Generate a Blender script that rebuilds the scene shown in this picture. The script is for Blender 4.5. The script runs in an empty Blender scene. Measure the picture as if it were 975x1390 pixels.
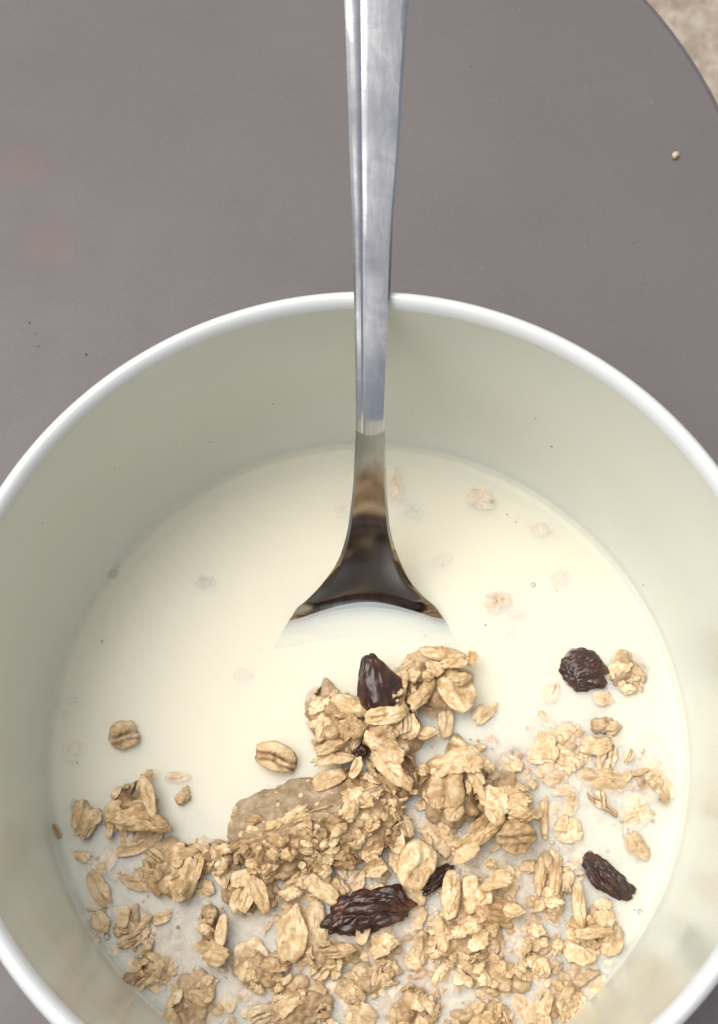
import bpy, bmesh, math, random
from mathutils import Vector, Matrix, Euler, noise
random.seed(11)
sc = bpy.context.scene
COL = sc.collection

# ------------------------------------------------------------------ sizes (metres)
R = 0.070                       # outer radius of the bowl rim
ZR = 0.085                      # height of the rim above the table
ZM = ZR - 0.7832 * R            # height of the milk
RM = 0.89 * R                   # radius of the milk
GROUND = -0.70

# ------------------------------------------------------------------ camera
F, CX, CY, TILT, ROLL = 1950.0, 487.5, 650.0, 0.3742, 0.0071
CAM = Vector((-0.0137 * R, -0.7821 * R, ZR + 3.2077 * R))
_r, _u = Vector((1, 0, 0)), Vector((0, math.cos(TILT), math.sin(TILT)))
FWD = Vector((0, math.sin(TILT), -math.cos(TILT)))
RIGHT = _r * math.cos(ROLL) - _u * math.sin(ROLL)
UP = _r * math.sin(ROLL) + _u * math.cos(ROLL)
cd = bpy.data.cameras.new('camera')
cam = bpy.data.objects.new('camera', cd); COL.objects.link(cam)
cam.matrix_world = Matrix(((RIGHT.x, UP.x, -FWD.x, CAM.x), (RIGHT.y, UP.y, -FWD.y, CAM.y),
                           (RIGHT.z, UP.z, -FWD.z, CAM.z), (0, 0, 0, 1)))
cd.sensor_fit = 'VERTICAL'; cd.sensor_height = 24.0
cd.lens = 24.0 * F / 1390.0
cd.shift_y = -45.0 / 1390.0
cd.clip_start = 0.005; cd.clip_end = 200
cd.dof.use_dof = True; cd.dof.focus_distance = 0.283; cd.dof.aperture_fstop = 24
sc.camera = cam

# ------------------------------------------------------------------ light: bright overcast sky
SUN_EL, SUN_AZ = math.radians(68), math.radians(-72)      # azimuth from +Y towards +X
w = bpy.data.worlds.new('World'); sc.world = w; w.use_nodes = True
nt = w.node_tree
bg = nt.nodes['Background']
sky = nt.nodes.new('ShaderNodeTexSky'); sky.sky_type = 'NISHITA'; sky.sun_disc = False
sky.sun_elevation = SUN_EL; sky.sun_rotation = SUN_AZ
sky.air_density = 1.0; sky.dust_density = 6.0; sky.ozone_density = 1.0
hs = nt.nodes.new('ShaderNodeHueSaturation'); hs.inputs['Saturation'].default_value = 0.42      # thin white cloud over the whole sky
nt.links.new(sky.outputs[0], hs.inputs['Color'])
nt.links.new(hs.outputs[0], bg.inputs['Color']); bg.inputs['Strength'].default_value = 0.065
sd = bpy.data.lights.new('sun', 'SUN'); sd.energy = 1.5; sd.angle = math.radians(56); sd.color = (1.0, 0.96, 0.9)
sun = bpy.data.objects.new('sun', sd); COL.objects.link(sun)
sdir = Vector((math.sin(SUN_AZ) * math.cos(SUN_EL), math.cos(SUN_AZ) * math.cos(SUN_EL), math.sin(SUN_EL)))
sun.rotation_euler = sdir.to_track_quat('Z', 'Y').to_euler()
sun.location = sdir * 2
vs = sc.view_settings
vs.view_transform = 'Standard'; vs.look = 'None'; vs.gamma = 1; vs.use_curve_mapping = False; vs.exposure = 0.82
cy = sc.cycles
cy.max_bounces = 14; cy.diffuse_bounces = 4; cy.glossy_bounces = 5; cy.volume_bounces = 0
cy.transmission_bounces = 6; cy.transparent_max_bounces = 24
cy.sample_clamp_indirect = 3

# ------------------------------------------------------------------ helpers
def ray(px, py):
    x, y = (px - CX) / F, -(py - CY) / F
    return (FWD + RIGHT * x + UP * y)
def at(px, py, z):
    d = ray(px, py); return CAM + d * ((z - CAM.z) / d.z)
def depth(p): return (p - CAM).dot(FWD)
def mpp(p): return depth(p) / F               # metres per photo pixel at p

def link(name, me, mat=None, parent=None, smooth=True):
    o = bpy.data.objects.new(name, me); COL.objects.link(o)
    if mat and not me.materials: me.materials.append(mat)
    if smooth: me.polygons.foreach_set('use_smooth', [True] * len(me.polygons))
    if parent: o.parent = parent
    return o
def tag(o, label, cat=None, group=None, kind=None):
    if label: o['label'] = label
    if cat: o['category'] = cat
    if group: o['group'] = group
    if kind: o['kind'] = kind
    return o
def empty(name, loc):
    o = bpy.data.objects.new(name, None); COL.objects.link(o); o.location = loc; o.empty_display_size = 0.005
    return o
def mesh(name, v, f):
    me = bpy.data.meshes.new(name); me.from_pydata(v, [], f); me.update(); return me
def lathe(prof, n=160, closed=False):
    v, f = [], []
    m = len(prof)
    for i in range(n):
        a = 2 * math.pi * i / n; c, s = math.cos(a), math.sin(a)
        for r, z in prof: v.append((r * c, r * s, z))
    for i in range(n):
        j = (i + 1) % n
        for k in range(m if closed else m - 1):
            l = (k + 1) % m
            f.append((i * m + k, j * m + k, j * m + l, i * m + l))
    return v, f
def spline(pts, n):
    """Catmull-Rom through tuples, n steps per span"""
    out = []
    P = [pts[0]] + list(pts) + [pts[-1]]
    for i in range(1, len(P) - 2):
        for k in range(n):
            t = k / n
            out.append(tuple(0.5 * (2 * b + (c - a) * t + (2 * a - 5 * b + 4 * c - d) * t * t + (3 * b - a - 3 * c + d) * t ** 3)
                             for a, b, c, d in zip(P[i - 1], P[i], P[i + 1], P[i + 2])))
    out.append(tuple(pts[-1])); return out

# ------------------------------------------------------------------ materials
class NT:
    def __init__(self, name):
        self.m = bpy.data.materials.new(name); self.m.use_nodes = True
        self.t = self.m.node_tree; self.p = self.t.nodes['Principled BSDF']; self.out = self.t.nodes['Material Output']
    def n(self, typ, **kw):
        nd = self.t.nodes.new(typ)
        for k, v in kw.items():
            if k.startswith('i_'): nd.inputs[k[2:]].default_value = v
            else: setattr(nd, k, v)
        return nd
    def l(self, a, b): self.t.links.new(a, b)
    def coord(self, out='Object'):
        return self.n('ShaderNodeTexCoord').outputs[out]
    def noise(self, scale, detail=4, rough=0.55, vec=None, dist=0.0):
        nd = self.n('ShaderNodeTexNoise'); nd.inputs['Scale'].default_value = scale
        nd.inputs['Detail'].default_value = detail; nd.inputs['Roughness'].default_value = rough
        nd.inputs['Distortion'].default_value = dist
        if vec is not None: self.l(vec, nd.inputs['Vector'])
        return nd.outputs['Fac']
    def ramp(self, fac, stops):
        nd = self.n('ShaderNodeValToRGB'); e = nd.color_ramp.elements
        while len(e) < len(stops): e.new(0.5)
        for k, (p, c) in enumerate(stops): e[k].position = p; e[k].color = (*c, 1) if len(c) == 3 else c
        self.l(fac, nd.inputs['Fac']); return nd.outputs['Color']
    def mix(self, fac, a, b, typ='MIX'):
        nd = self.n('ShaderNodeMix', data_type='RGBA', blend_type=typ)
        for s, v in ((nd.inputs[0], fac), (nd.inputs[6], a), (nd.inputs[7], b)):
            if isinstance(v, (int, float)): s.default_value = v
            elif isinstance(v, tuple): s.default_value = (*v, 1)
            else: self.l(v, s)
        return nd.outputs[2]
    def maprange(self, v, a, b, c, d):
        nd = self.n('ShaderNodeMapRange'); self.l(v, nd.inputs[0])
        for k, x in zip((1, 2, 3, 4), (a, b, c, d)): nd.inputs[k].default_value = x
        return nd.outputs[0]
    def bump(self, h, dist, strength=1.0):
        nd = self.n('ShaderNodeBump'); nd.inputs['Distance'].default_value = dist; nd.inputs['Strength'].default_value = strength
        self.l(h, nd.inputs['Height']); self.l(nd.outputs[0], self.p.inputs['Normal']); return nd

def m_table():
    k = NT('grey_laminate'); c = k.coord()
    base = k.ramp(k.noise(9, 5, 0.6, c), [(0.28, (0.114, 0.104, 0.101)), (0.5, (0.130, 0.115, 0.117)), (0.72, (0.142, 0.128, 0.124))])
    fine = k.ramp(k.noise(900, 3, 0.6, c), [(0.35, (0.955, 0.955, 0.955)), (0.65, (1.035, 1.035, 1.035))])
    col = k.mix(1.0, base, fine, 'MULTIPLY')
    # two faint tea stains with a shape of their own
    sep = k.n('ShaderNodeSeparateXYZ'); k.l(c, sep.inputs[0])
    for (px, py, r) in ((66, 334, 0.0062), (30, 226, 0.0062)):
        p = at(px, py, 0)
        d = k.n('ShaderNodeVectorMath', operation='DISTANCE'); k.l(c, d.inputs[0]); d.inputs[1].default_value = (p.x, p.y, 0.0)
        ns = k.noise(160, 3, 0.6, c)
        ad = k.n('ShaderNodeMath', operation='MULTIPLY_ADD'); k.l(ns, ad.inputs[0]); ad.inputs[1].default_value = 0.004; k.l(d.outputs['Value'], ad.inputs[2])
        f = k.maprange(ad.outputs[0], r * 0.8, r * 1.6, 0.40, 0.0)
        col = k.mix(f, col, (0.168, 0.115, 0.092))
    k.l(col, k.p.inputs['Base Color'])
    rg = k.maprange(k.noise(40, 5, 0.7, c), 0.3, 0.7, 0.46, 0.6); k.l(rg, k.p.inputs['Roughness'])
    k.p.inputs['Specular IOR Level'].default_value = 0.4
    k.bump(k.noise(700, 5, 0.6, c), 0.0001, 0.4)
    return k.m
def m_metal_paint():
    k = NT('dark_painted_steel'); c = k.coord()
    k.l(k.ramp(k.noise(60, 4, 0.6, c), [(0.3, (0.05, 0.05, 0.05)), (0.7, (0.07, 0.068, 0.066))]), k.p.inputs['Base Color'])
    k.p.inputs['Roughness'].default_value = 0.45; return k.m
def m_stone():
    k = NT('beige_stone'); c = k.coord()
    a = k.ramp(k.noise(55, 8, 0.62, c, 0.4), [(0.30, (0.235, 0.19, 0.145)), (0.46, (0.34, 0.285, 0.23)), (0.60, (0.44, 0.39, 0.335)), (0.75, (0.50, 0.455, 0.41))])
    b = k.ramp(k.noise(230, 5, 0.7, c), [(0.32, (0.72, 0.68, 0.62)), (0.6, (1.06, 1.05, 1.04))])
    k.l(k.mix(1.0, a, b, 'MULTIPLY'), k.p.inputs['Base Color'])
    k.p.inputs['Roughness'].default_value = 0.85
    k.bump(k.noise(120, 8, 0.65, c), 0.004, 0.8)
    return k.m
def m_ceramic(name, lo, hi):
    k = NT(name); c = k.coord()
    col = k.ramp(k.noise(30, 4, 0.6, c), [(0.3, lo), (0.7, hi)])
    k.l(col, k.p.inputs['Base Color'])
    k.l(k.maprange(k.noise(70, 5, 0.65, c), 0.3, 0.7, 0.14, 0.27), k.p.inputs['Roughness'])
    k.p.inputs['Specular IOR Level'].default_value = 0.5
    k.bump(k.noise(45, 3, 0.5, c), 0.0006, 0.25)
    return k.m
def m_milk_body():
    k = NT('milk_depth'); k.p.inputs['Base Color'].default_value = (0.90, 0.865, 0.74, 1)
    c = k.coord()
    k.l(k.ramp(k.noise(45, 4, 0.55, c), [(0.3, (0.92, 0.87, 0.71)), (0.7, (0.89, 0.845, 0.68))]), k.p.inputs['Base Color'])
    k.p.inputs['Roughness'].default_value = 0.8
    return k.m
def m_milk(top):
    """a thin layer of milk: scatters part of the light (blue most), lets the rest through"""
    k = NT('milk_surface' if top else 'milk_layer'); c = k.coord()
    al = (0.20, 0.235, 0.29)
    tr = k.n('ShaderNodeBsdfTransparent'); tr.inputs['Color'].default_value = (1 - al[0], 1 - al[1], 1 - al[2], 1)
    df = k.n('ShaderNodeBsdfDiffuse'); df.inputs['Color'].default_value = (al[0] * .97, al[1] * .945, al[2] * .80, 1)
    ad = k.n('ShaderNodeAddShader'); k.l(tr.outputs[0], ad.inputs[0]); k.l(df.outputs[0], ad.inputs[1])
    last = ad.outputs[0]
    if top:
        gl = k.n('ShaderNodeBsdfGlossy'); gl.inputs['Roughness'].default_value = 0.32
        fr = k.n('ShaderNodeFresnel'); fr.inputs['IOR'].default_value = 1.35
        mx = k.n('ShaderNodeMixShader'); k.l(fr.outputs[0], mx.inputs[0]); k.l(last, mx.inputs[1]); k.l(gl.outputs[0], mx.inputs[2])
        bm = k.n('ShaderNodeBump'); bm.inputs['Distance'].default_value = 0.0004; bm.inputs['Strength'].default_value = 0.35
        k.l(k.noise(110, 3, 0.5, c), bm.inputs['Height']); k.l(bm.outputs[0], gl.inputs['Normal'])
        last = mx.outputs[0]
    k.l(last, k.out.inputs['Surface'])
    k.t.nodes.remove(k.p)
    return k.m
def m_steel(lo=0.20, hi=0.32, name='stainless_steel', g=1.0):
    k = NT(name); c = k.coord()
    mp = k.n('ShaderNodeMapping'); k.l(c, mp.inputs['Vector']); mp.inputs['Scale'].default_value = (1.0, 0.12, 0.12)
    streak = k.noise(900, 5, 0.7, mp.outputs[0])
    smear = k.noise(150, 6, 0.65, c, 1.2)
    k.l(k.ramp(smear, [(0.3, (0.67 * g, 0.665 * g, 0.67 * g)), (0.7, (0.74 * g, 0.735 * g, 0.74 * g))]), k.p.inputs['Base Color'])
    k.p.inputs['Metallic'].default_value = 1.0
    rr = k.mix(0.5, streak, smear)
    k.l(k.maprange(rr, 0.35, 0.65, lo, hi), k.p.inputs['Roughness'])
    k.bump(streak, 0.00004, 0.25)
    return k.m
def m_oat(name, lo, mid, hi, bran=(0.13, 0.065, 0.022), gloss=0.38, sss=0.0):
    k = NT(name); c = k.coord()
    info = k.n('ShaderNodeObjectInfo')
    vec = k.n('ShaderNodeVectorMath', operation='ADD'); k.l(c, vec.inputs[0])
    geo = k.n('ShaderNodeNewGeometry')
    pos = k.n('ShaderNodeVectorMath', operation='ADD'); k.l(geo.outputs['Position'], pos.inputs[0])
    cmb = k.n('ShaderNodeCombineXYZ'); k.l(info.outputs['Random'], cmb.inputs[0]); k.l(info.outputs['Random'], cmb.inputs[2]); k.l(cmb.outputs[0], pos.inputs[1])
    P = pos.outputs[0]
    col = k.ramp(k.noise(420, 6, 0.62, P, 0.5), [(0.28, lo), (0.5, mid), (0.72, hi)])
    var = k.ramp(info.outputs['Random'], [(0.0, (0.60, 0.52, 0.43)), (0.18, (0.86, 0.82, 0.76)), (0.55, (1.0, 0.99, 0.97)), (1.0, (1.12, 1.15, 1.20))])
    col = k.mix(1.0, col, var, 'MULTIPLY')
    fib = k.ramp(k.noise(1700, 4, 0.7, P), [(0.35, (0.86, 0.83, 0.78)), (0.6, (1.04, 1.03, 1.02))])
    col = k.mix(1.0, col, fib, 'MULTIPLY')
    at_ = k.n('ShaderNodeAttribute', attribute_name='bran')
    nb = k.maprange(k.noise(900, 4, 0.7, P), 0.38, 0.62, 0.72, 1.0)
    mu = k.n('ShaderNodeMath', operation='MULTIPLY'); k.l(at_.outputs['Fac'], mu.inputs[0]); k.l(nb, mu.inputs[1])
    spots = k.maprange(k.noise(620, 2, 0.5, P), 0.70, 0.76, 0.0, 0.75)
    col = k.mix(spots, col, (0.20, 0.10, 0.04))
    # milk film clinging to everything that has just been in the milk, thinning out upwards
    sz = k.n('ShaderNodeSeparateXYZ'); k.l(geo.outputs['Position'], sz.inputs[0])
    fn = k.n('ShaderNodeMath', operation='MULTIPLY_ADD'); k.l(k.noise(260, 4, 0.6, P), fn.inputs[0]); fn.inputs[1].default_value = -0.0052; k.l(sz.outputs[2], fn.inputs[2])
    col = k.mix(k.maprange(fn.outputs[0], ZM - 0.0036, ZM + 0.0004, 0.32, 0.0), col, (0.72, 0.62, 0.48))
    col = k.mix(mu.outputs[0], col, bran)
    k.l(col, k.p.inputs['Base Color'])
    k.p.inputs['Subsurface Weight'].default_value = sss
    k.p.inputs['Subsurface Radius'].default_value = (1.0, 0.6, 0.35); k.p.inputs['Subsurface Scale'].default_value = 0.0012
    k.l(k.maprange(k.noise(500, 3, 0.6, P), 0.35, 0.65, gloss - 0.14, gloss + 0.2), k.p.inputs['Roughness'])
    k.p.inputs['Specular IOR Level'].default_value = 0.45
    k.p.inputs['Coat Weight'].default_value = 0.35; k.p.inputs['Coat Roughness'].default_value = 0.22; k.p.inputs['Coat IOR'].default_value = 1.35
    b1 = k.bump(k.noise(1300, 6, 0.65, P), 0.00035, 0.7)
    return k.m
def m_raisin():
    k = NT('raisin_skin'); c = k.coord()
    col = k.ramp(k.noise(180, 6, 0.65, c, 0.6), [(0.3, (0.014, 0.005, 0.004)), (0.52, (0.042, 0.013, 0.008)), (0.75, (0.13, 0.042, 0.016))])
    k.l(col, k.p.inputs['Base Color'])
    k.l(k.maprange(k.noise(260, 4, 0.6, c), 0.35, 0.65, 0.22, 0.5), k.p.inputs['Roughness'])
    k.p.inputs['Coat Weight'].default_value = 0.25; k.p.inputs['Coat Roughness'].default_value = 0.2
    k.bump(k.noise(420, 5, 0.6, c, 0.8), 0.0005, 0.55)
    return k.m
def m_plain(name, col, rough=0.5):
    k = NT(name); c = k.coord()
    k.l(k.ramp(k.noise(800, 3, 0.6, c), [(0.3, tuple(x * 0.75 for x in col)), (0.7, col)]), k.p.inputs['Base Color'])
    k.p.inputs['Roughness'].default_value = rough; return k.m
def m_bubble():
    k = NT('bubble_film')
    tr = k.n('ShaderNodeBsdfTransparent'); gl = k.n('ShaderNodeBsdfGlossy'); gl.inputs['Roughness'].default_value = 0.03
    tr.inputs['Color'].default_value = (0.86, 0.85, 0.78, 1)
    lw = k.n('ShaderNodeLayerWeight'); lw.inputs['Blend'].default_value = 0.35
    mx = k.n('ShaderNodeMixShader'); k.l(lw.outputs['Fresnel'], mx.inputs[0]); k.l(tr.outputs[0], mx.inputs[1]); k.l(gl.outputs[0], mx.inputs[2])
    k.l(mx.outputs[0], k.out.inputs['Surface']); k.t.nodes.remove(k.p); return k.m

TABLE, DARKM, STONE, CER, MILKB, MILK, MILKL, STEEL = m_table(), m_metal_paint(), m_stone(), m_ceramic('cream_white_glaze', (0.70, 0.72, 0.62), (0.735, 0.75, 0.66)), m_milk_body(), m_milk(True), m_milk(False), m_steel()
POLISH_DARKENED = m_steel(0.07, 0.17, 'polished_steel_dark_reflection', 0.62)  # smoother finish; tone darkened in place of a dark reflection in the bowl
RIMG = m_ceramic('skylit_rim_glaze', (0.67, 0.695, 0.695), (0.70, 0.725, 0.725))  # same glaze as the wall, with bluish sky light painted into the rim
OAT = m_oat('oat_flake', (0.43, 0.265, 0.11), (0.70, 0.515, 0.295), (0.88, 0.75, 0.55))
PASTE = m_oat('oat_paste', (0.24, 0.14, 0.06), (0.44, 0.295, 0.155), (0.68, 0.515, 0.325), gloss=0.42)
BROWN = m_oat('soaked_oat_crust', (0.27, 0.19, 0.115), (0.37, 0.275, 0.175), (0.50, 0.39, 0.265), gloss=0.45)
RAISIN = m_raisin(); SPECK = m_plain('bran_speck', (0.12, 0.07, 0.03)); CRUMB = m_plain('pale_crumb', (0.62, 0.52, 0.33)); BUB = m_bubble()

# ------------------------------------------------------------------ setting: ground, table
me = mesh('ground', [(-4, -4, GROUND), (4, -4, GROUND), (4, 4, GROUND), (-4, 4, GROUND)], [(0, 1, 2, 3)])
tag(link('ground', me, STONE, smooth=False), 'mottled beige stone paving below the grey table', kind='structure')

def table():
    rc = 0.14                                  # corner radius
    c0 = Vector((-0.577 * R, 1.831 * R))          # centre of the rounded corner in view
    x1, y1 = c0.x + rc, c0.y + rc
    x0, y0 = x1 - 0.62, y1 - 0.62
    root = empty('table', ((x0 + x1) / 2, (y0 + y1) / 2, GROUND))
    cs = [(x1 - rc, y1 - rc, 0), (x0 + rc, y1 - rc, 90), (x0 + rc, y0 + rc, 180), (x1 - rc, y0 + rc, 270)]
    def ring(ins, z):
        out = []
        for cx, cy, a0 in cs:
            for k in range(33):
                a = math.radians(a0 + 90 * k / 32); out.append((cx + (rc - ins) * math.cos(a) - root.location.x, cy + (rc - ins) * math.sin(a) - root.location.y, z - GROUND))
        return out
    rings = [ring(0.0022, 0), ring(0.0008, -0.0005), ring(0, -0.002), ring(0, -0.016), ring(0.002, -0.018)]
    n = len(rings[0]); v = [p for r_ in rings for p in r_]; f = []
    for a in range(len(rings) - 1):
        for k in range(n): j = (k + 1) % n; f.append((a * n + j, a * n + k, (a + 1) * n + k, (a + 1) * n + j))
    f.append(tuple(range(n))); f.append(tuple(reversed(range(4 * n, 5 * n))))
    me = mesh('tabletop', v, f)
    top = link('tabletop', me, TABLE, root, smooth=False)
    # material coordinates are world-like: keep the mesh origin at the world origin in xy
    me.transform(Matrix.Translation(root.location)); top.matrix_parent_inverse = Matrix.Translation(-root.location)
    for sx, sy in ((1, 1), (-1, 1), (-1, -1), (1, -1)):
        bm = bmesh.new()
        bmesh.ops.create_cone(bm, segments=20, radius1=0.011, radius2=0.016, depth=0.68, cap_ends=True, matrix=Matrix.Translation((sx * 0.235, sy * 0.235, 0.34)))
        me = bpy.data.meshes.new('leg'); bm.to_mesh(me); bm.free(); link('leg', me, DARKM, root)
    tag(root, 'matt grey table with a rounded corner, under the white bowl', 'table')
table()

# ------------------------------------------------------------------ bowl
RIN = 0.952 * R
inner = spline([(0.0005, 0.0075), (0.020, 0.0078), (0.038, 0.0098), (0.052, 0.0158), (0.0595, 0.0235), (RM, ZM), (0.0642, 0.045), (0.0653, 0.062), (RIN - 0.0001, 0.078), (RIN + 0.0001, ZR - 0.0022)], 8)
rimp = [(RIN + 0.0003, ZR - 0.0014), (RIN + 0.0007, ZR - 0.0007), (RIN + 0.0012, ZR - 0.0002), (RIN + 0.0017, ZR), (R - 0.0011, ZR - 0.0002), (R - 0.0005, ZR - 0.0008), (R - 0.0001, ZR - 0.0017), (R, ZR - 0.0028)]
outer = spline([(R - 0.0001, 0.078), (R - 0.0006, 0.062), (0.0682, 0.042), (0.0655, 0.028), (0.059, 0.0155), (0.048, 0.0068), (0.0405, 0.0046), (0.0402, 0.0012), (0.0395, 0.0002), (0.0365, 0.0002), (0.0358, 0.0022), (0.0345, 0.0032), (0.0005, 0.0034)], 6)
v, f = lathe(inner, 224); nb = len(v)
v2, f2 = lathe(outer, 224)
bowl = link('bowl', mesh('bowl', v + v2, [q[::-1] for q in f] + [tuple(i + nb for i in q[::-1]) for q in f2]), CER)
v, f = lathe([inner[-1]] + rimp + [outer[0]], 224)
link('rim', mesh('rim', v, [q[::-1] for q in f]), RIMG, bowl)['label'] = 'rounded rim of the bowl, bluish sky light in its colour'
tag(bowl, 'deep white glazed bowl holding milk, oats and a steel spoon', 'bowl')
def wall_r(z):
    for (r0, z0), (r1, z1) in zip(inner, inner[1:]):
        if z0 <= z <= z1 and z1 > z0: return r0 + (r1 - r0) * (z - z0) / (z1 - z0)
    return RIN
def wall_pt(px, py):
    best = None
    for k in range(400):
        z = ZM + (ZR - ZM) * k / 400; p = at(px, py, z); e = abs(math.hypot(p.x, p.y) - wall_r(z))
        if best is None or e < best[0]: best = (e, p)
    return best[1]

# ------------------------------------------------------------------ milk
SL = 0.0054
def milk():
    def sheet(dz):
        prof = [(1e-5, ZM - dz)]
        rr = [RM * k / 40 for k in range(1, 39)] + [RM - 0.0022 + 0.0003 * k for k in range(1, 8)]
        for r in sorted(rr): prof.append((r, ZM - dz + 0.0011 * math.exp(-(RM - r) / 0.0007)))
        prof.append((RM + 0.0008, ZM - dz + 0.0013))
        v, f = lathe(prof, 160); return mesh('milk', v, f)
    o = link('milk', sheet(0), MILK)
    tag(o, 'cream-coloured milk filling the white bowl around the oats', 'milk')
    for dz in (0.0006, 0.0012, 0.0018, 0.0025, 0.0033, 0.0042): link('milk_layer', sheet(dz), MILKL, o)
    v, f = lathe([(1e-5, ZM - SL), (RM + 0.0005, ZM - SL), (0.0585, ZM - 0.0085), (0.050, 0.0165), (0.038, 0.0105), (1e-5, 0.0082)], 128)
    link('milk_depth', mesh('milk_depth', v, f), MILKB, o, smooth=False)
    return o
MILKO = milk()

# ------------------------------------------------------------------ spoon
def spoon():
    # (photo y, height above table, left px, right px, dish depth /half width, thickness)
    zr = ZR + 0.0018
    nodes = [  # y, z, xl, xr, dish, thick
        (-262, zr + 0.0412, 498, 544, -0.05, 0.0016),
        (-250, zr + 0.0407, 474, 568, -0.05, 0.0018),
        (-225, zr + 0.0393, 456, 585, -0.05, 0.0020),
        (-150, zr + 0.0352, 455, 579, -0.05, 0.0020),
        (-60, zr + 0.0298, 462, 565, -0.05, 0.0020),
        (0, zr + 0.0258, 467.4, 556, -0.05, 0.0020),
        (120, zr + 0.0181, 472, 547, -0.05, 0.0021),
        (200, zr + 0.0127, 474.5, 542.5, -0.05, 0.0022),
        (300, zr + 0.0064, 478.5, 534, -0.05, 0.0023),
        (397, zr + 0.0, 480.5, 530, -0.06, 0.0024),
        (500, ZM + 0.0503, 482.5, 526, -0.10, 0.0026),
        (560, ZM + 0.0452, 483.0, 523.6, -0.12, 0.0027),
        (585, ZM + 0.0421, 483.0, 523.2, -0.12, 0.0027)]
    shank = [
        (585, ZM + 0.0418, 483.4, 522.8, -0.10, 0.0026),
        (620, ZM + 0.0362, 481.6, 523.6, -0.05, 0.0025),
        (660, ZM + 0.0293, 479.6, 525.2, 0.0, 0.0023),
        (700, ZM + 0.0220, 475, 527.5, 0.05, 0.0021),
        (730, ZM + 0.0160, 469.5, 532.5, 0.11, 0.0018),
        (760, ZM + 0.0098, 457.5, 544, 0.18, 0.0015),
        (785, ZM + 0.0048, 437, 559, 0.22, 0.0013),
        (808, ZM + 0.0010, 414, 581, 0.21, 0.0012),
        (828, ZM - 0.0010, 398, 597, 0.18, 0.0012),
        (850, ZM - 0.0034, 384, 612, 0.14, 0.0012),
        (880, ZM - 0.0074, 368, 628, 0.12, 0.0012),
        (930, ZM - 0.0125, 356, 640, 0.18, 0.0012),
        (990, ZM - 0.0158, 340, 654, 0.30, 0.0012),
        (1050, ZM - 0.0168, 354, 640, 0.28, 0.0012),
        (1110, ZM - 0.0163, 390, 604, 0.2, 0.0012),
        (1150, ZM - 0.0146, 440, 554, 0.1, 0.0012),
        (1164, ZM - 0.0138, 480, 514, 0.02, 0.0012)]
    root = empty('spoon', at(500, 900, ZM - 0.011))
    M = 16
    def build(name, nd, edge, steps):
        S = spline(nd, steps); v, f = [], []
        ctr = []
        for (y, z, xl, xr, dish, th) in S:
            p = at((xl + xr) / 2, y, z); m = mpp(p); ctr.append((p, (xr - xl) / 2 * m, dish, th))
        for i, (p, hw, dish, th) in enumerate(ctr):
            a = ctr[max(i - 1, 0)][0]; b = ctr[min(i + 1, len(ctr) - 1)][0]
            t = (b - a).normalized(); x = Vector((1, 0, 0)); nrm = x.cross(t)
            if nrm.z < 0: nrm = -nrm
            ringv = []
            for k in range(M + 1):
                u = -1 + 2 * k / M
                zz = dish * hw * u * u - (edge * th * max(0, (abs(u) - 0.86) / 0.14) ** 2)
                if name == 'handle': zz -= 0.00022 * math.exp(-((u + 0.52) / 0.055) ** 2) - 0.0001 * u * u
                ringv.append((u, zz))
            for k in range(M, -1, -1):
                u = -1 + 2 * k / M
                ringv.append((u * 0.985, dish * hw * u * u - th * (1 - 0.45 * max(0, (abs(u) - 0.75) / 0.25) ** 2)))
            dn = -t if t.z > 0 else t                     # the handle ends in a shallow V over the shank
            left = (len(ctr) - 1 - i) if name == 'handle' else i
            vs_ = 0.0011 * max(0, 1 - left / 5)
            for u, zz in ringv: v.append(p + x * (u * hw) + nrm * zz + dn * (vs_ * (1 - abs(u) ** 1.5)) - root.location)
        n = 2 * (M + 1)
        for i in range(len(ctr) - 1):
            for k in range(n):
                j = (k + 1) % n; f.append((i * n + k, i * n + j, (i + 1) * n + j, (i + 1) * n + k))
        f.append(tuple(range(n))); f.append(tuple(reversed(range((len(ctr) - 1) * n, len(ctr) * n))))
        me = mesh(name, v, f)
        bm = bmesh.new(); bm.from_mesh(me); bmesh.ops.recalc_face_normals(bm, faces=bm.faces); bm.to_mesh(me); bm.free()
        o = link(name, me, STEEL if name == 'handle' else POLISH_DARKENED, root)
        me.set_sharp_from_angle(angle=math.radians(24))
        return o
    build('handle', nodes, 0.15, 6); build('spoon_bowl', shank, 0.25, 6)
    tag(root, 'stainless steel spoon standing in the milk, handle leaning on the far rim', 'spoon')
spoon()

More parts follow.
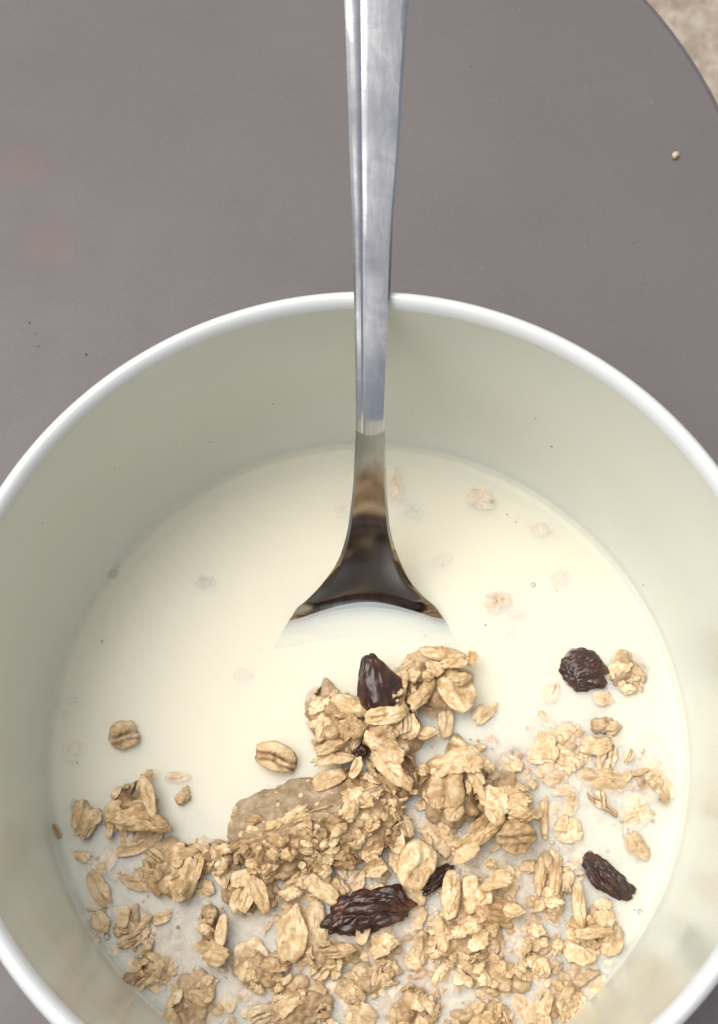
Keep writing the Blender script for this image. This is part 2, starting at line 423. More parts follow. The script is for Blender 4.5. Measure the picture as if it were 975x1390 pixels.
# ------------------------------------------------------------------ oat shapes (shared meshes)
def flake_mesh(seed, kind):
    rnd = random.Random(seed); off = Vector((rnd.uniform(-50, 50), rnd.uniform(-50, 50), rnd.uniform(-50, 50)))
    nr, na = 9, 36; ex = rnd.uniform(1.9, 3.0)
    jag = {'d': 0.11, 'g': 0.10, 'b': 0.09, 's': 0.09, 'r': 0.26}[kind]
    low = {'d': 0.34, 'g': 0.28, 'b': 0.24, 's': 0.26, 'r': 0.6}[kind]
    th = {'d': 0.10, 'g': 0.12, 'b': 0.15, 's': 0.16, 'r': 0.085}[kind] * rnd.uniform(0.85, 1.25)
    kx, ky = rnd.uniform(-0.4, 0.25), rnd.uniform(-0.5, 0.35)
    gro = {'d': 0.04, 'g': 0.16, 'b': 0.15, 's': 0.05, 'r': 0.03}[kind]
    v, br = [], []
    def pt(r, a, side):
        rad = 1 + low * noise.noise(Vector((math.cos(a), math.sin(a), 0)) * 1.1 + off) + jag * noise.noise(Vector((math.cos(a), math.sin(a), 0)) * 5 + off)
        sq = (abs(math.cos(a)) ** ex + abs(math.sin(a)) ** ex) ** (-1 / ex)
        x, y = r * rad * sq * math.cos(a), r * rad * sq * math.sin(a)
        q = Vector((x, y, 0))
        yl = y + 0.18 * noise.noise(Vector((x * 1.3, 7, 0)) + off)
        mid = kx * x * x + ky * y * y + 0.20 * noise.noise(q * 1.6 + off) + 0.15 * noise.noise(q * 3.2 + off) - 0.22 * abs(noise.noise(q * 2.1 - off))
        t = th * (1 - 0.72 * r ** 3)
        g = gro * math.exp(-(yl / 0.11) ** 2) * (1 - r ** 3)
        z = mid + side * t
        if side > 0: z += -g + 0.08 * noise.noise(q * 4.5 - off) + 0.06 * noise.noise(q * 9 - off)
        else: z += g * 0.5
        b = 0.0
        if kind == 'b': b = max(math.exp(-((yl - 0.05) / 0.12) ** 2), 0.9 * math.exp(-((yl + 0.45) / 0.11) ** 2)) * (0.75 + 1.2 * max(0, 0.35 + noise.noise(q * 3 + off)))
        elif kind in 'gd': b = 0.8 * math.exp(-(yl / 0.10) ** 2) * max(0, 0.3 + noise.noise(q * 2 + off))
        if r > 0.9: b = max(b, 1.5 * max(0, noise.noise(Vector((math.cos(a), math.sin(a), 3)) * 1.3 + off) - 0.08))
        br.append(min(1, b)); return (x, y, z)
    for side in (1, -1):
        v.append(pt(0, 0, side))
        for i in range(1, nr + 1):
            for k in range(na): v.append(pt(i / nr, 2 * math.pi * k / na, side))
    f = []; n1 = 1 + nr * na
    for s, o in ((1, 0), (-1, n1)):
        for k in range(na):
            j = (k + 1) % na
            t = (o, o + 1 + k, o + 1 + j); f.append(t if s > 0 else t[::-1])
            for i in range(nr - 1):
                q = (o + 1 + i * na + k, o + 1 + (i + 1) * na + k, o + 1 + (i + 1) * na + j, o + 1 + i * na + j)
                f.append(q if s > 0 else q[::-1])
    for k in range(na):
        j = (k + 1) % na; a = 1 + (nr - 1) * na
        f.append((a + k, n1 + a + k, n1 + a + j, a + j))
    me = mesh('flake_' + kind, v, f)
    at_ = me.attributes.new('bran', 'FLOAT', 'POINT'); at_.data.foreach_set('value', br)
    me.materials.append(OAT); me.polygons.foreach_set('use_smooth', [True] * len(me.polygons))
    return me
def chunk_mesh(seed):
    rnd = random.Random(seed); off = Vector((rnd.uniform(-50, 50), rnd.uniform(-50, 50), rnd.uniform(-50, 50)))
    bm = bmesh.new(); bmesh.ops.create_icosphere(bm, subdivisions=4, radius=1)
    for x in bm.verts:
        p = x.co.copy()
        d = 0.42 * noise.noise(p * 1.3 + off) - 0.34 * abs(noise.noise(p * 2.6 + off)) + 0.14 * noise.noise(p * 6 + off)
        vd = noise.voronoi(p * 1.7 + off)[0]; d += 0.35 * (0.45 - vd[0])
        x.co = Vector((p.x, p.y, p.z * 0.62)) * (0.98 + d)
    me = bpy.data.meshes.new('chunk'); bm.to_mesh(me); bm.free()
    br = [max(0, noise.noise(x.co * 2.2 + off) - 0.33) * 2 for x in me.vertices]
    me.attributes.new('bran', 'FLOAT', 'POINT').data.foreach_set('value', br)
    me.materials.append(OAT); me.polygons.foreach_set('use_smooth', [True] * len(me.polygons))
    return me
LIB = {k: [flake_mesh(100 * i + ord(k), k) for i in range(7)] for k in 'dgbsr'}
LIB['c'] = [chunk_mesh(900 + i) for i in range(9)]

def put(name, px, py, ln, wd, ang, zmm, kind='d', roll=0, pitch=0, parent=None, thick=1.0, variant=None):
    """a flake whose centre shows at photo pixel (px,py), zmm above the milk, ln x wd photo pixels"""
    zmm = zmm - (1.5 if px > 715 or px < 300 else 0.7) if zmm > 1.2 else zmm
    p = at(px, py, ZM + zmm * 0.001); m = mpp(p)
    me = random.choice(LIB[kind]) if variant is None else LIB[kind][variant]
    o = bpy.data.objects.new(name, me); COL.objects.link(o)
    sx, sy = ln / 2 * m, wd / 2 * m
    o.scale = (sx, sy, (sx * sy) ** 0.5 * thick)
    o.rotation_euler = (Matrix.Rotation(math.radians(ang), 4, 'Z') @ Matrix.Rotation(math.radians(pitch), 4, 'Y') @ Matrix.Rotation(math.radians(roll), 4, 'X')).to_euler()
    o.location = p
    if parent: o.parent = parent; o.location = p - parent.location
    return o

def core_mesh(rx, ry, rz, seed, sub=5, amp=0.0007, cell=2.6):
    """lump of soaked oat paste, metres"""
    rnd = random.Random(seed); off = Vector((rnd.uniform(-90, 90), rnd.uniform(-90, 90), 0))
    bm = bmesh.new(); bmesh.ops.create_icosphere(bm, subdivisions=sub, radius=1)
    for x in bm.verts:
        p = x.co.copy(); q = Vector((p.x * rx, p.y * ry, p.z * rz)) * 1000
        n = Vector((p.x / rx, p.y / ry, p.z / rz)).normalized()
        vd = noise.voronoi(q / cell + off)[0]; v2 = noise.voronoi(q / (cell * 0.45) - off)[0]
        d = amp * (2.4 * (0.5 - vd[0]) + 1.2 * (0.5 - v2[0]) + 1.6 * noise.noise(q * 0.22 + off) + 0.35 * noise.noise(q * 2.2 + off))
        big = 1 + 0.5 * noise.noise(p * 1.6 + off)
        if p.z < 0.25: big *= 1 + 0.22 * min(1, (0.25 - p.z) * 2.5)      # spreads out under the milk
        x.co = Vector((p.x * rx, p.y * ry, p.z * rz)) * big + n * d
    me = bpy.data.meshes.new('oat_paste'); bm.to_mesh(me); bm.free()
    me.attributes.new('bran', 'FLOAT', 'POINT')
    return me

KINDS = 'ddgrscccr'
def cluster(px, py, rx, ry, ang, h, label, n=14, flakes=(), size=(18, 38), sub=5, group='oat clumps floating in the milk', kinds=KINDS):
    """clump: paste core rx x ry photo pixels, top h mm above the milk"""
    p = at(px, py, ZM + h * 0.00018 - (0.0014 if px > 715 or px < 300 else 0.0007)); m = mpp(p)
    root = empty('oat_cluster', p)
    a, b, c = rx * m * 0.80, ry * m * 0.80, max(h * 0.00072, 0.0016)
    co = link('oat_paste', core_mesh(a, b, c, int(px * 7 + py), sub), PASTE, root)
    co.rotation_euler.z = math.radians(ang)
    Rz = Matrix.Rotation(math.radians(ang), 3, 'Z')
    for i in range(n):
        t = random.uniform(0, 2 * math.pi); u = random.uniform(0.12, 0.97); s = math.sqrt(1 - u * u)
        d = Vector((s * math.cos(t), s * math.sin(t), u))
        q = Rz @ Vector((d.x * a, d.y * b, d.z * c)); nr = (Rz @ Vector((d.x / a, d.y / b, d.z / c))).normalized()
        k = random.choice(kinds); L = random.uniform(*size) * m
        if k == 'c': L *= 0.6
        W = L * (random.uniform(0.25, 0.45) if k == 's' else random.uniform(0.55, 0.95))
        o = bpy.data.objects.new('flake', random.choice(LIB[k])); COL.objects.link(o); o.parent = root
        o.scale = (L / 2, W / 2, (L * W) ** 0.5 / 2)
        nr = (nr + Vector((random.gauss(0, .35), random.gauss(0, .35), random.gauss(0, .25)))).normalized()
        o.rotation_euler = (nr.to_track_quat('Z', 'Y').to_matrix() @ Matrix.Rotation(random.uniform(0, 6.28), 3, 'Z')).to_euler()
        o.location = q + nr * 0.0007
    for fl in flakes: put('flake', *fl[:6], **fl[6], parent=root)
    NAMED.append((px, py, label)); return tag(root, label, 'oat clump', group)
D = dict
NAMED = []

# ------------------------------------------------------------------ the big crumbling lump
def big_lump():
    z0 = 0.5
    p = at(428, 1118, ZM + 0.0015); m = mpp(p); root = empty('oat_lump', p)
    rx, ry, rz = 112 * m, 62 * m, 0.0078
    off = Vector((31, 7, 3))
    bm = bmesh.new(); bmesh.ops.create_icosphere(bm, subdivisions=6, radius=1)
    ca, sa = math.cos(math.radians(12)), math.sin(math.radians(12))
    skin = {}
    for x in bm.verts:
        p0 = x.co.copy()
        e = 3.0                                            # squarish plan
        r2 = (abs(p0.x) ** e + abs(p0.y) ** e + abs(p0.z) ** e) ** (-1 / e)
        s = p0 * (0.45 + 0.55 * r2) * (1 + 0.16 * noise.noise(p0 * 1.7 + Vector((4, 9, 1))) + 0.07 * noise.noise(p0 * 4.3))
        ridge = -0.10 + 0.30 * max(0, s.x)                 # ridge line across the lump
        back = s.y - ridge                                 # >0 behind the ridge: smooth skin sloping down
        z = s.z
        if z > 0:
            if back > 0: z *= max(0.12, 1 - 0.62 * back - 0.25 * max(0, -s.x - .3))
            else: z *= 1 - 0.55 * max(0, -back - 0.15)
        q = Vector((s.x * rx, s.y * ry, z * rz)); qm = q * 1000
        soft = min(1, max(0, 0.5 + back * 7 + 0.7 * noise.noise(qm * 0.5 + off))) if p0.z > -0.2 else 0
        if s.x > 0.28: soft *= max(0, 1 - (s.x - 0.28) * 5)
        vd = noise.voronoi(qm / 2.3 + off)[0]; v2 = noise.voronoi(qm / 1.05 - off)[0]
        rough = 0.0012 * (0.5 - vd[0]) * 1.7 + 0.0008 * (0.5 - v2[0]) * 1.6 + 0.0007 * noise.noise(qm * 1.5)
        smooth_ = 0.0006 * noise.noise(qm * 0.5 + off) + 0.00030 * noise.noise(qm * 2.1) + 0.00028 * (0.4 - noise.voronoi(qm * 1.9)[0][0])
        n = Vector((p0.x / rx, p0.y / ry, p0.z / rz)).normalized()
        q = q + n * (rough * (1 - soft) + smooth_ * soft) + Vector((0, 0, 0.0008 * noise.noise(qm * 0.3)))
        x.co = Vector((q.x * ca - q.y * sa, q.x * sa + q.y * ca, q.z))
        skin[x.index] = soft
    bm.verts.ensure_lookup_table(); bm.normal_update()
    front = [(x.co.copy(), x.normal.copy()) for x in bm.verts if skin[x.index] < 0.3 and x.co.z > -0.0012 and x.normal.z > 0.05]
    back_ = [(x.co.copy(), x.normal.copy()) for x in bm.verts if skin[x.index] > 0.6 and x.normal.z > 0.5]
    me = bpy.data.meshes.new('oat_paste')
    me.materials.append(PASTE)
    for fc in bm.faces: fc.smooth = True
    bm.to_mesh(me)
    me.attributes.new('bran', 'FLOAT', 'POINT')
    crust = bpy.data.meshes.new('crust')
    # the smooth brown skin of the lump is a part of its own
    b2 = bm.copy(); b2.verts.ensure_lookup_table()
    idx = [skin[v.index] for v in bm.verts]
    kill = [v for v in b2.verts if idx[v.index] < 0.55 or v.co.z < -0.003]
    for v in b2.verts: v.co += v.normal * 0.00012
    bmesh.ops.delete(b2, geom=kill, context='VERTS')
    b2.to_mesh(crust); b2.free(); bm.free()
    crust.attributes.new('bran', 'FLOAT', 'POINT')
    link('oat_paste', me, PASTE, root); c = link('crust', crust, BROWN, root); c['label'] = 'smooth brown soaked top of the lump'
    fl = [ # visible pieces on the broken front face
        (380, 1133, 30, 22, 30, 6.2, D(kind='r')), (409, 1138, 46, 20, -20, 6.6, D(kind='g')), (415, 1138, 22, 14, 10, 7.4, D(kind='c')),
        (455, 1135, 34, 13, 65, 7.0, D(kind='s')), (372, 1120, 30, 18, 20, 7.0, D(kind='c')), (432, 1105, 60, 20, 14, 8.0, D(kind='r')),
        (480, 1090, 40, 30, 20, 8.0, D(kind='r')), (475, 1102, 34, 24, 70, 8.2, D(kind='c')), (500, 1078, 50, 20, 15, 7.6, D(kind='r')),
        (400, 1106, 44, 16, 25, 7.6, D(kind='c')), (515, 1095, 34, 26, 60, 6.0, D(kind='r')), (345, 1128, 26, 18, 0, 5.2, D(kind='c')),
        (362, 1140, 24, 18, 30, 4.6, D(kind='r')), (345, 1145, 22, 16, 60, 3.6, D(kind='c')), (430, 1155, 28, 18, -30, 4.6, D(kind='d')),
        (445, 1166, 18, 14, 0, 4.4, D(kind='c')), (505, 1150, 34, 30, 70, 3.6, D(kind='g')), (508, 1178, 34, 24, 20, 2.8, D(kind='r')),
        (345, 1172, 26, 18, 20, 2.2, D(kind='c')), (365, 1162, 34, 14, 10, 3.0, D(kind='r')), (390, 1168, 30, 20, -20, 2.6, D(kind='d')),
        (420, 1178, 44, 26, 10, 2.0, D(kind='d')), (470, 1170, 30, 22, 0, 2.8, D(kind='c')), (535, 1130, 58, 24, 100, 2.4, D(kind='s')),
        (550, 1120, 34, 22, 110, 2.6, D(kind='d')), (345, 1113, 26, 16, 10, 5.6, D(kind='c'))]
    for q in fl: put('flake', *q[:5], q[5] + 1.1, **q[6], parent=root, roll=random.uniform(-15, 40), pitch=random.uniform(-25, 25))
    for i in range(34):
        q, nr = random.choice(back_); L = random.uniform(5, 13) * m
        o = bpy.data.objects.new('flake', random.choice(LIB[random.choice('crd')])); COL.objects.link(o); o.parent = root
        o.scale = (L / 2, L * 0.35, L * 0.3); o.rotation_euler = (random.gauss(0, .3), random.gauss(0, .3), random.uniform(0, 6.28)); o.location = q
    for i in range(170):                                   # crumbs and torn flakes all over the broken face
        q, nr = random.choice(front); k = random.choice('ccrrrddsg'); L = random.uniform(9, 30) * m
        if k == 'c': L *= 0.8
        W = L * (random.uniform(.3, .5) if k == 's' else random.uniform(.55, .95))
        o = bpy.data.objects.new('flake', random.choice(LIB[k])); COL.objects.link(o); o.parent = root
        o.scale = (L / 2, W / 2, (L * W) ** 0.5 / 2 * 1.1)
        nr = (nr + Vector((random.gauss(0, .45), random.gauss(0, .45), random.gauss(0, .35)))).normalized()
        o.rotation_euler = (nr.to_track_quat('Z', 'Y').to_matrix() @ Matrix.Rotation(random.uniform(0, 6.28), 3, 'Z')).to_euler()
        o.location = q + nr * random.uniform(0.0001, 0.0008)
    tag(root, 'largest oat lump, smooth brown top with crumbling pale front face', 'oat lump')
big_lump()

# ------------------------------------------------------------------ clumps read off the photograph
G = 'oat clumps floating in the milk'
cluster(585, 925, 62, 42, 8, 6.0, 'nubbly oat clump right of the upright raisin', 26, [
    (600, 885, 56, 21, -10, 6.0, D(kind='s', roll=-10)), (620, 938, 64, 44, -58, 5.4, D(kind='g', roll=10)), (626, 922, 26, 20, 20, 7.4, D(kind='c')),
    (640, 893, 22, 16, 60, 5.0, D(kind='d')), (563, 915, 22, 18, 70, 7.6, D(kind='c')), (580, 918, 18, 15, 0, 7.2, D(kind='c')),
    (575, 945, 44, 22, 50, 7.2, D(kind='r', roll=20)), (548, 918, 24, 18, 0, 6.4, D(kind='c')), (606, 978, 40, 22, 85, 2.0, D(kind='g')),
    (545, 930, 26, 20, 90, 6.2, D(kind='c')), (615, 898, 44, 16, 10, 6.4, D(kind='r'))], size=(12, 26), kinds='cccdr')
cluster(452, 985, 36, 62, 12, 6.0, 'oat clump left of the upright raisin', 16, [
    (476, 956, 52, 30, -18, 6.4, D(kind='s', thick=.7)), (475, 985, 46, 34, 58, 7.4, D(kind='r', roll=-20)), (450, 1026, 66, 24, 14, 6.6, D(kind='r', roll=-25, thick=1.2)),
    (432, 958, 30, 26, 40, 4.4, D(kind='c')), (440, 985, 40, 22, 70, 5.2, D(kind='d')), (448, 1015, 46, 20, 20, 7.2, D(kind='c')), (478, 1008, 40, 18, 55, 5.0, D(kind='s'))])
cluster(530, 985, 38, 58, 0, 7.5, 'tall middle oat clump just below the upright raisin', 16, [
    (524, 952, 48, 30, 0, 8.2, D(kind='r', roll=25)), (523, 972, 56, 26, 8, 8.6, D(kind='g', roll=15)), (520, 995, 44, 36, 30, 8.0, D(kind='r')),
    (510, 1005, 36, 24, -40, 7.8, D(kind='d')), (528, 1018, 50, 26, -35, 7.4, D(kind='r', roll=20)), (548, 980, 34, 24, 85, 6.6, D(kind='b')),
    (580, 995, 30, 20, 10, 4.4, D(kind='c')), (556, 985, 36, 26, 80, 5.8, D(kind='d'))])
cluster(535, 1048, 40, 34, -35, 5.5, 'oat clump with long split flake, just above the big lump', 10, [
    (528, 1042, 66, 26, -45, 7.0, D(kind='g', roll=10)), (545, 1055, 44, 20, -40, 6.2, D(kind='s')), (446, 1058, 46, 26, 22, 6.4, D(kind='d', roll=-20)),
    (484, 1042, 32, 14, 62, 6.2, D(kind='s')), (500, 1062, 40, 16, 10, 5.2, D(kind='r'))])
cluster(615, 1068, 46, 58, -10, 7.5, 'oat clump with big creased flake under a torn white flake', 14, [
    (606, 1068, 62, 46, 84, 8.8, D(kind='g', variant=0, thick=1.1)), (595, 1070, 54, 26, 80, 8.6, D(kind='g')), (616, 1034, 60, 30, 20, 9.2, D(kind='r')), (640, 1035, 34, 26, -50, 9.0, D(kind='r')),
    (648, 1058, 44, 20, -65, 8.0, D(kind='r')), (618, 1098, 34, 26, 60, 7.8, D(kind='d')), (640, 1022, 60, 20, -40, 4.2, D(kind='s')),
    (662, 1040, 24, 18, -50, 3.8, D(kind='c')), (575, 1045, 18, 15, 70, 5, D(kind='c')), (563, 1075, 12, 9, 0, 4.4, D(kind='c'))])
cluster(680, 1095, 42, 44, -20, 6.0, 'oat clump with a dark-striped flake', 12, [
    (672, 1082, 52, 36, -25, 6.8, D(kind='r')), (700, 1088, 44, 20, 0, 5.8, D(kind='r')), (700, 1136, 54, 44, 4, 6.2, D(kind='b', variant=2, thick=1.3)),
    (660, 1130, 60, 20, 42, 5.0, D(kind='s')), (672, 1105, 30, 22, -60, 6.8, D(kind='d')), (634, 1150, 46, 26, 40, 5.4, D(kind='r')), (648, 1122, 50, 16, 45, 4.6, D(kind='s')),
    (705, 1106, 40, 22, 0, 5.6, D(kind='c'))])
cluster(655, 1235, 50, 40, 0, 3.5, 'wide flat oat clump right of the largest wrinkled raisin', 18, [
    (613, 1212, 60, 26, 82, 4.0, D(kind='g')), (615, 1222, 40, 20, 80, 4.6, D(kind='s')), (676, 1195, 46, 24, 12, 4.8, D(kind='r', roll=-20)), (650, 1222, 42, 30, 40, 4.0, D(kind='r')),
    (667, 1240, 48, 24, -20, 4.2, D(kind='d')), (697, 1236, 30, 22, 0, 3.6, D(kind='c')), (640, 1205, 24, 34, 0, 3.4, D(kind='d')), (668, 1172, 16, 14, 0, 3.6, D(kind='c'))])
cluster(625, 1278, 50, 34, 10, 3.2, 'oat clump near the lower edge with a blunt pale flake', 16, [
    (601, 1268, 40, 24, 100, 3.8, D(kind='r', thick=1.3)), (640, 1258, 36, 24, 20, 3.6, D(kind='c')), (650, 1275, 34, 22, 30, 3.4, D(kind='r'))])
cluster(745, 1205, 30, 46, 5, 3.0, 'oat clump with two upright narrow flakes', 12, [
    (734, 1190, 46, 15, 84, 3.8, D(kind='s')), (755, 1192, 52, 18, 80, 4.4, D(kind='g')), (752, 1225, 30, 18, 0, 4.0, D(kind='c')), (745, 1215, 26, 20, 0, 3.4, D(kind='c')), (770, 1195, 34, 16, 80, 2.4, D(kind='r'))])
cluster(805, 1262, 38, 34, 0, 3.0, 'oat clump right below the twisted raisin', 16, [
    (787, 1228, 66, 19, 92, 4.2, D(kind='s', variant=1)), (806, 1266, 60, 20, 5, 4.4, D(kind='c')), (822, 1245, 40, 26, -50, 3.6, D(kind='r')), (832, 1278, 40, 26, 60, 2.4, D(kind='d'))])
cluster(232, 1182, 46, 44, 0, 4.6, 'dark-spotted oat clump left of the big lump', 16, [
    (243, 1155, 40, 24, 8, 6.0, D(kind='r', thick=1.3)), (250, 1195, 56, 34, 70, 5.8, D(kind='d')), (247, 1206, 26, 15, 60, 7.0, D(kind='c')), (211, 1162, 26, 18, -40, 5.0, D(kind='b', variant=1)),
    (190, 1197, 50, 26, -12, 2.0, D(kind='d')), (204, 1190, 46, 16, -65, 4.0, D(kind='s')), (265, 1180, 44, 20, 75, 5.0, D(kind='g'))])
cluster(180, 1098, 40, 36, 25, 5.0, 'oat clump at the left with an upright bent flake', 10, [
    (201, 1078, 60, 18, -72, 6.4, D(kind='s', thick=.8)), (180, 1103, 62, 30, 0, 5.6, D(kind='r', thick=1.2)), (190, 1120, 56, 18, -5, 5.8, D(kind='c')), (158, 1100, 34, 26, 20, 5.2, D(kind='d')),
    (196, 1058, 34, 14, 60, 4.4, D(kind='s')), (215, 1118, 36, 20, -20, 5.6, D(kind='c')), (149, 1126, 26, 11, 80, 4.0, D(kind='s'))])
cluster(113, 1110, 20, 26, 10, 3.2, 'small oat clump nearest the left bowl wall', 5, [
    (104, 1104, 40, 14, 80, 4.2, D(kind='s')), (116, 1112, 44, 30, 60, 3.6, D(kind='r')), (120, 1122, 36, 14, 65, 3.8, D(kind='b', variant=3))], size=(12, 20))
cluster(180, 1258, 26, 32, 0, 2.2, 'rounded half-sunk oat clump at the lower left', 8, [
    (167, 1243, 30, 18, 85, 3.0, D(kind='d')), (180, 1262, 46, 40, 30, 1.6, D(kind='d')), (193, 1255, 36, 12, 50, 3.0, D(kind='s')), (172, 1278, 28, 16, 20, 2.4, D(kind='b'))], size=(12, 22))
cluster(290, 1268, 20, 44, 4, 4.0, 'narrow upright oat clump left of the long flake', 12, [
    (286, 1240, 26, 20, 80, 5.2, D(kind='c')), (287, 1292, 32, 40, 80, 5.6, D(kind='r', thick=1.2)), (300, 1265, 46, 16, 85, 4.6, D(kind='s')), (278, 1262, 24, 16, 0, 4.4, D(kind='c'))], size=(12, 24))
cluster(340, 1215, 40, 26, -8, 3.6, 'oat clump of three flakes side by side below the lump', 8, [
    (320, 1222, 34, 16, 80, 4.6, D(kind='s')), (337, 1216, 46, 20, 70, 5.2, D(kind='g')), (353, 1212, 54, 22, -68, 5.6, D(kind='s', thick=1.1)), (330, 1192, 34, 24, 10, 3.6, D(kind='d')), (355, 1185, 26, 16, 60, 3.4, D(kind='b'))])
cluster(418, 1202, 40, 20, 10, 2.4, 'low oat clump between lump and largest raisin', 6, [
    (437, 1208, 52, 24, -35, 3.0, D(kind='d')), (395, 1212, 30, 20, 10, 3.8, D(kind='c')), (410, 1196, 40, 24, 10, 3.0, D(kind='d'))])
cluster(300, 1165, 30, 22, 10, 3.2, 'small oat clump touching the left end of the big lump', 7, [
    (298, 1158, 46, 22, 15, 4.2, D(kind='r')), (305, 1152, 22, 16, 0, 4.6, D(kind='c')), (288, 1175, 32, 16, 10, 2.6, D(kind='d'))])
cluster(450, 1296, 42, 18, 0, 3.0, 'oat clump with dark crease below the largest wrinkled raisin', 9, [
    (458, 1292, 44, 18, 8, 4.2, D(kind='b', variant=4)), (470, 1288, 26, 18, 0, 4.4, D(kind='c')), (516, 1285, 40, 26, 40, 3.0, D(kind='r')), (525, 1278, 30, 22, 0, 3.2, D(kind='c'))])
cluster(850, 912, 30, 30, 40, 1.6, 'half-sunk oat clump right of the folded raisin', 8, [
    (842, 900, 44, 26, 40, 2.2, D(kind='r')), (862, 918, 46, 26, -60, 1.8, D(kind='d')), (820, 948, 30, 20, -10, 1.6, D(kind='d')), (853, 935, 22, 16, 0, 2.0, D(kind='c'))], size=(12, 24))
cluster(765, 1020, 40, 30, 0, 1.6, 'loose pale oat clump above the thick ridged flake', 12, [
    (744, 1012, 46, 15, -58, 2.4, D(kind='s')), (728, 1031, 22, 13, -10, 2.0, D(kind='d')), (765, 1025, 34, 22, -40, 1.8, D(kind='r')), (748, 1052, 44, 30, -30, 1.6, D(kind='d')), (808, 1012, 44, 26, 0, 1.2, D(kind='d')), (765, 1072, 46, 16, 5, 1.6, D(kind='r'))], size=(14, 26))
cluster(875, 1060, 30, 22, -30, 1.2, 'half-sunk oat clump closest to the right bowl wall', 5, [
    (882, 1050, 40, 30, 20, 1.8, D(kind='r')), (900, 1067, 44, 24, -60, 1.6, D(kind='d')), (862, 1090, 34, 26, 20, 1.4, D(kind='d'))], size=(12, 24))
for x, y, rx, ry, a, h, w_ in [(205, 1318, 34, 22, 10, 2.4, 'small, far left'), (262, 1362, 50, 38, 50, 3.4, 'wide, second from the left'), (352, 1318, 44, 26, -20, 3.0, 'flat, below the long upright flake'),
        (405, 1378, 52, 34, 15, 3.6, 'wide, left of the middle'), (500, 1330, 46, 24, 30, 2.6, 'narrow, below the largest raisin'), (560, 1376, 40, 34, 80, 3.4, 'round, right of the middle'),
        (668, 1322, 58, 26, -10, 3.0, 'long, below the blunt flake'), (735, 1298, 36, 28, 40, 2.6, 'small, left of the wall clump'), (650, 1388, 48, 30, 0, 3.0, 'cut off by the picture edge'), (758, 1362, 44, 34, 60, 2.8, 'far right')]:
    cluster(x, y, rx, ry, a, h, 'bottom-edge oat clump, ' + w_, 16, group='oat clumps along the bottom edge', size=(14, 38))

# single flakes and pieces with a look of their own
def single(label, *a, **k):
    return tag(put('oat_flake', *a, **k), label, 'oat flake', 'single oat flakes')
single('large ragged round oat flake right of the lump, above the sunken raisin bits', 568, 1172, 60, 52, 60, 5.6, kind='g', variant=3, thick=1.2, roll=8)
single('thick ridged oat flake with brown edge, right of the pale clump', 819, 1056, 68, 32, -12, 2.4, kind='s', variant=2, thick=1.3)
single('oat piece with a dark brown spot above the brown lump', 375, 1028, 62, 38, -22, 3.0, kind='b', variant=5, thick=1.2)
single('lone oat flake with a brown stripe in open milk at the left', 168, 998, 42, 38, 12, 1.2, kind='b', variant=0, thick=1.2)
single('long smooth upright oat flake at the bottom centre', 396, 1265, 76, 40, 86, 3.6, kind='d', variant=4, thick=1.2)
single('broad smooth oat flake standing up beside the long one', 428, 1262, 70, 40, 82, 2.4, kind='d', variant=1)
single('slim oat flake floating at the top right of the oats', 773, 992, 42, 14, -6, 1.6, kind='s')
single('straight narrow upright oat sliver right of the striped flake', 739, 1110, 58, 13, 87, 2.2, kind='s', variant=3)
single('square oat flake beside the narrow sliver', 773, 1128, 38, 34, 0, 2.0, kind='d', variant=5, thick=1.2)
single('small upright oat flake above the square one', 776, 1090, 34, 24, 80, 1.8, kind='r')
single('slanting thin oat flake with dark tip under the ridged flake', 818, 1092, 52, 14, -38, 1.8, kind='b', variant=6)
single('grey-brown smooth oat grain at the bottom near the raisin', 573, 1288, 42, 30, 80, 2.0, kind='d', variant=6, thick=1.4)
single('oblong half-sunk oat flake at the left by the wall', 134, 1205, 56, 24, -58, 0.9, kind='g', variant=4)
single('small rounded oat flake left of the bubble clump', 138, 1252, 32, 22, -50, 0.9, kind='d')
single('single oat flake below the dark-spotted clump', 219, 1246, 26, 16, 25, 0.8, kind='d')
single('pair-shaped oat flake in open milk right of the top clump', 655, 968, 44, 24, 40, 1.2, kind='r')
single('oat flake alone in milk at the far right above the twisted raisin', 866, 1148, 42, 28, -60, 0.8, kind='d')
single('tiny brown bran piece in milk above the ridged flake', 853, 1026, 20, 12, 60, 1.0, kind='b')
single('small tan flake in milk left of the big lump', 248, 1082, 26, 20, 60, 0.9, kind='c')
single('sunken pale flake left of the big lump', 240, 1055, 34, 16, -5, 0.1, kind='d')
single('long curved oat flake lying under the left clump', 182, 1152, 52, 18, 12, 0.2, kind='s')
single('brown flake sliver nearest the left wall', 77, 1128, 22, 9, -60, 0.6, kind='b')

POLY = [(95, 1150), (240, 1110), (330, 1190), (420, 1210), (560, 1110), (640, 1000), (720, 985), (800, 965), (905, 1040), (905, 1095), (850, 1160), (780, 1170), (850, 1240), (850, 1310), (800, 1400), (200, 1400), (120, 1270)]
def inside(x, y):
    c = False; n = len(POLY)
    for i in range(n):
        (x1, y1), (x2, y2) = POLY[i], POLY[i - 1]
        if (y1 > y) != (y2 > y) and x < (x2 - x1) * (y - y1) / (y2 - y1) + x1: c = not c
    return c
def edge_dist(x, y):
    d = 1e9
    for i in range(len(POLY)):
        (x1, y1), (x2, y2) = POLY[i], POLY[i - 1]
        t = max(0, min(1, ((x - x1) * (x2 - x1) + (y - y1) * (y2 - y1)) / ((x2 - x1) ** 2 + (y2 - y1) ** 2)))
        d = min(d, math.hypot(x - x1 - t * (x2 - x1), y - y1 - t * (y2 - y1)))
    return d if inside(x, y) else -d
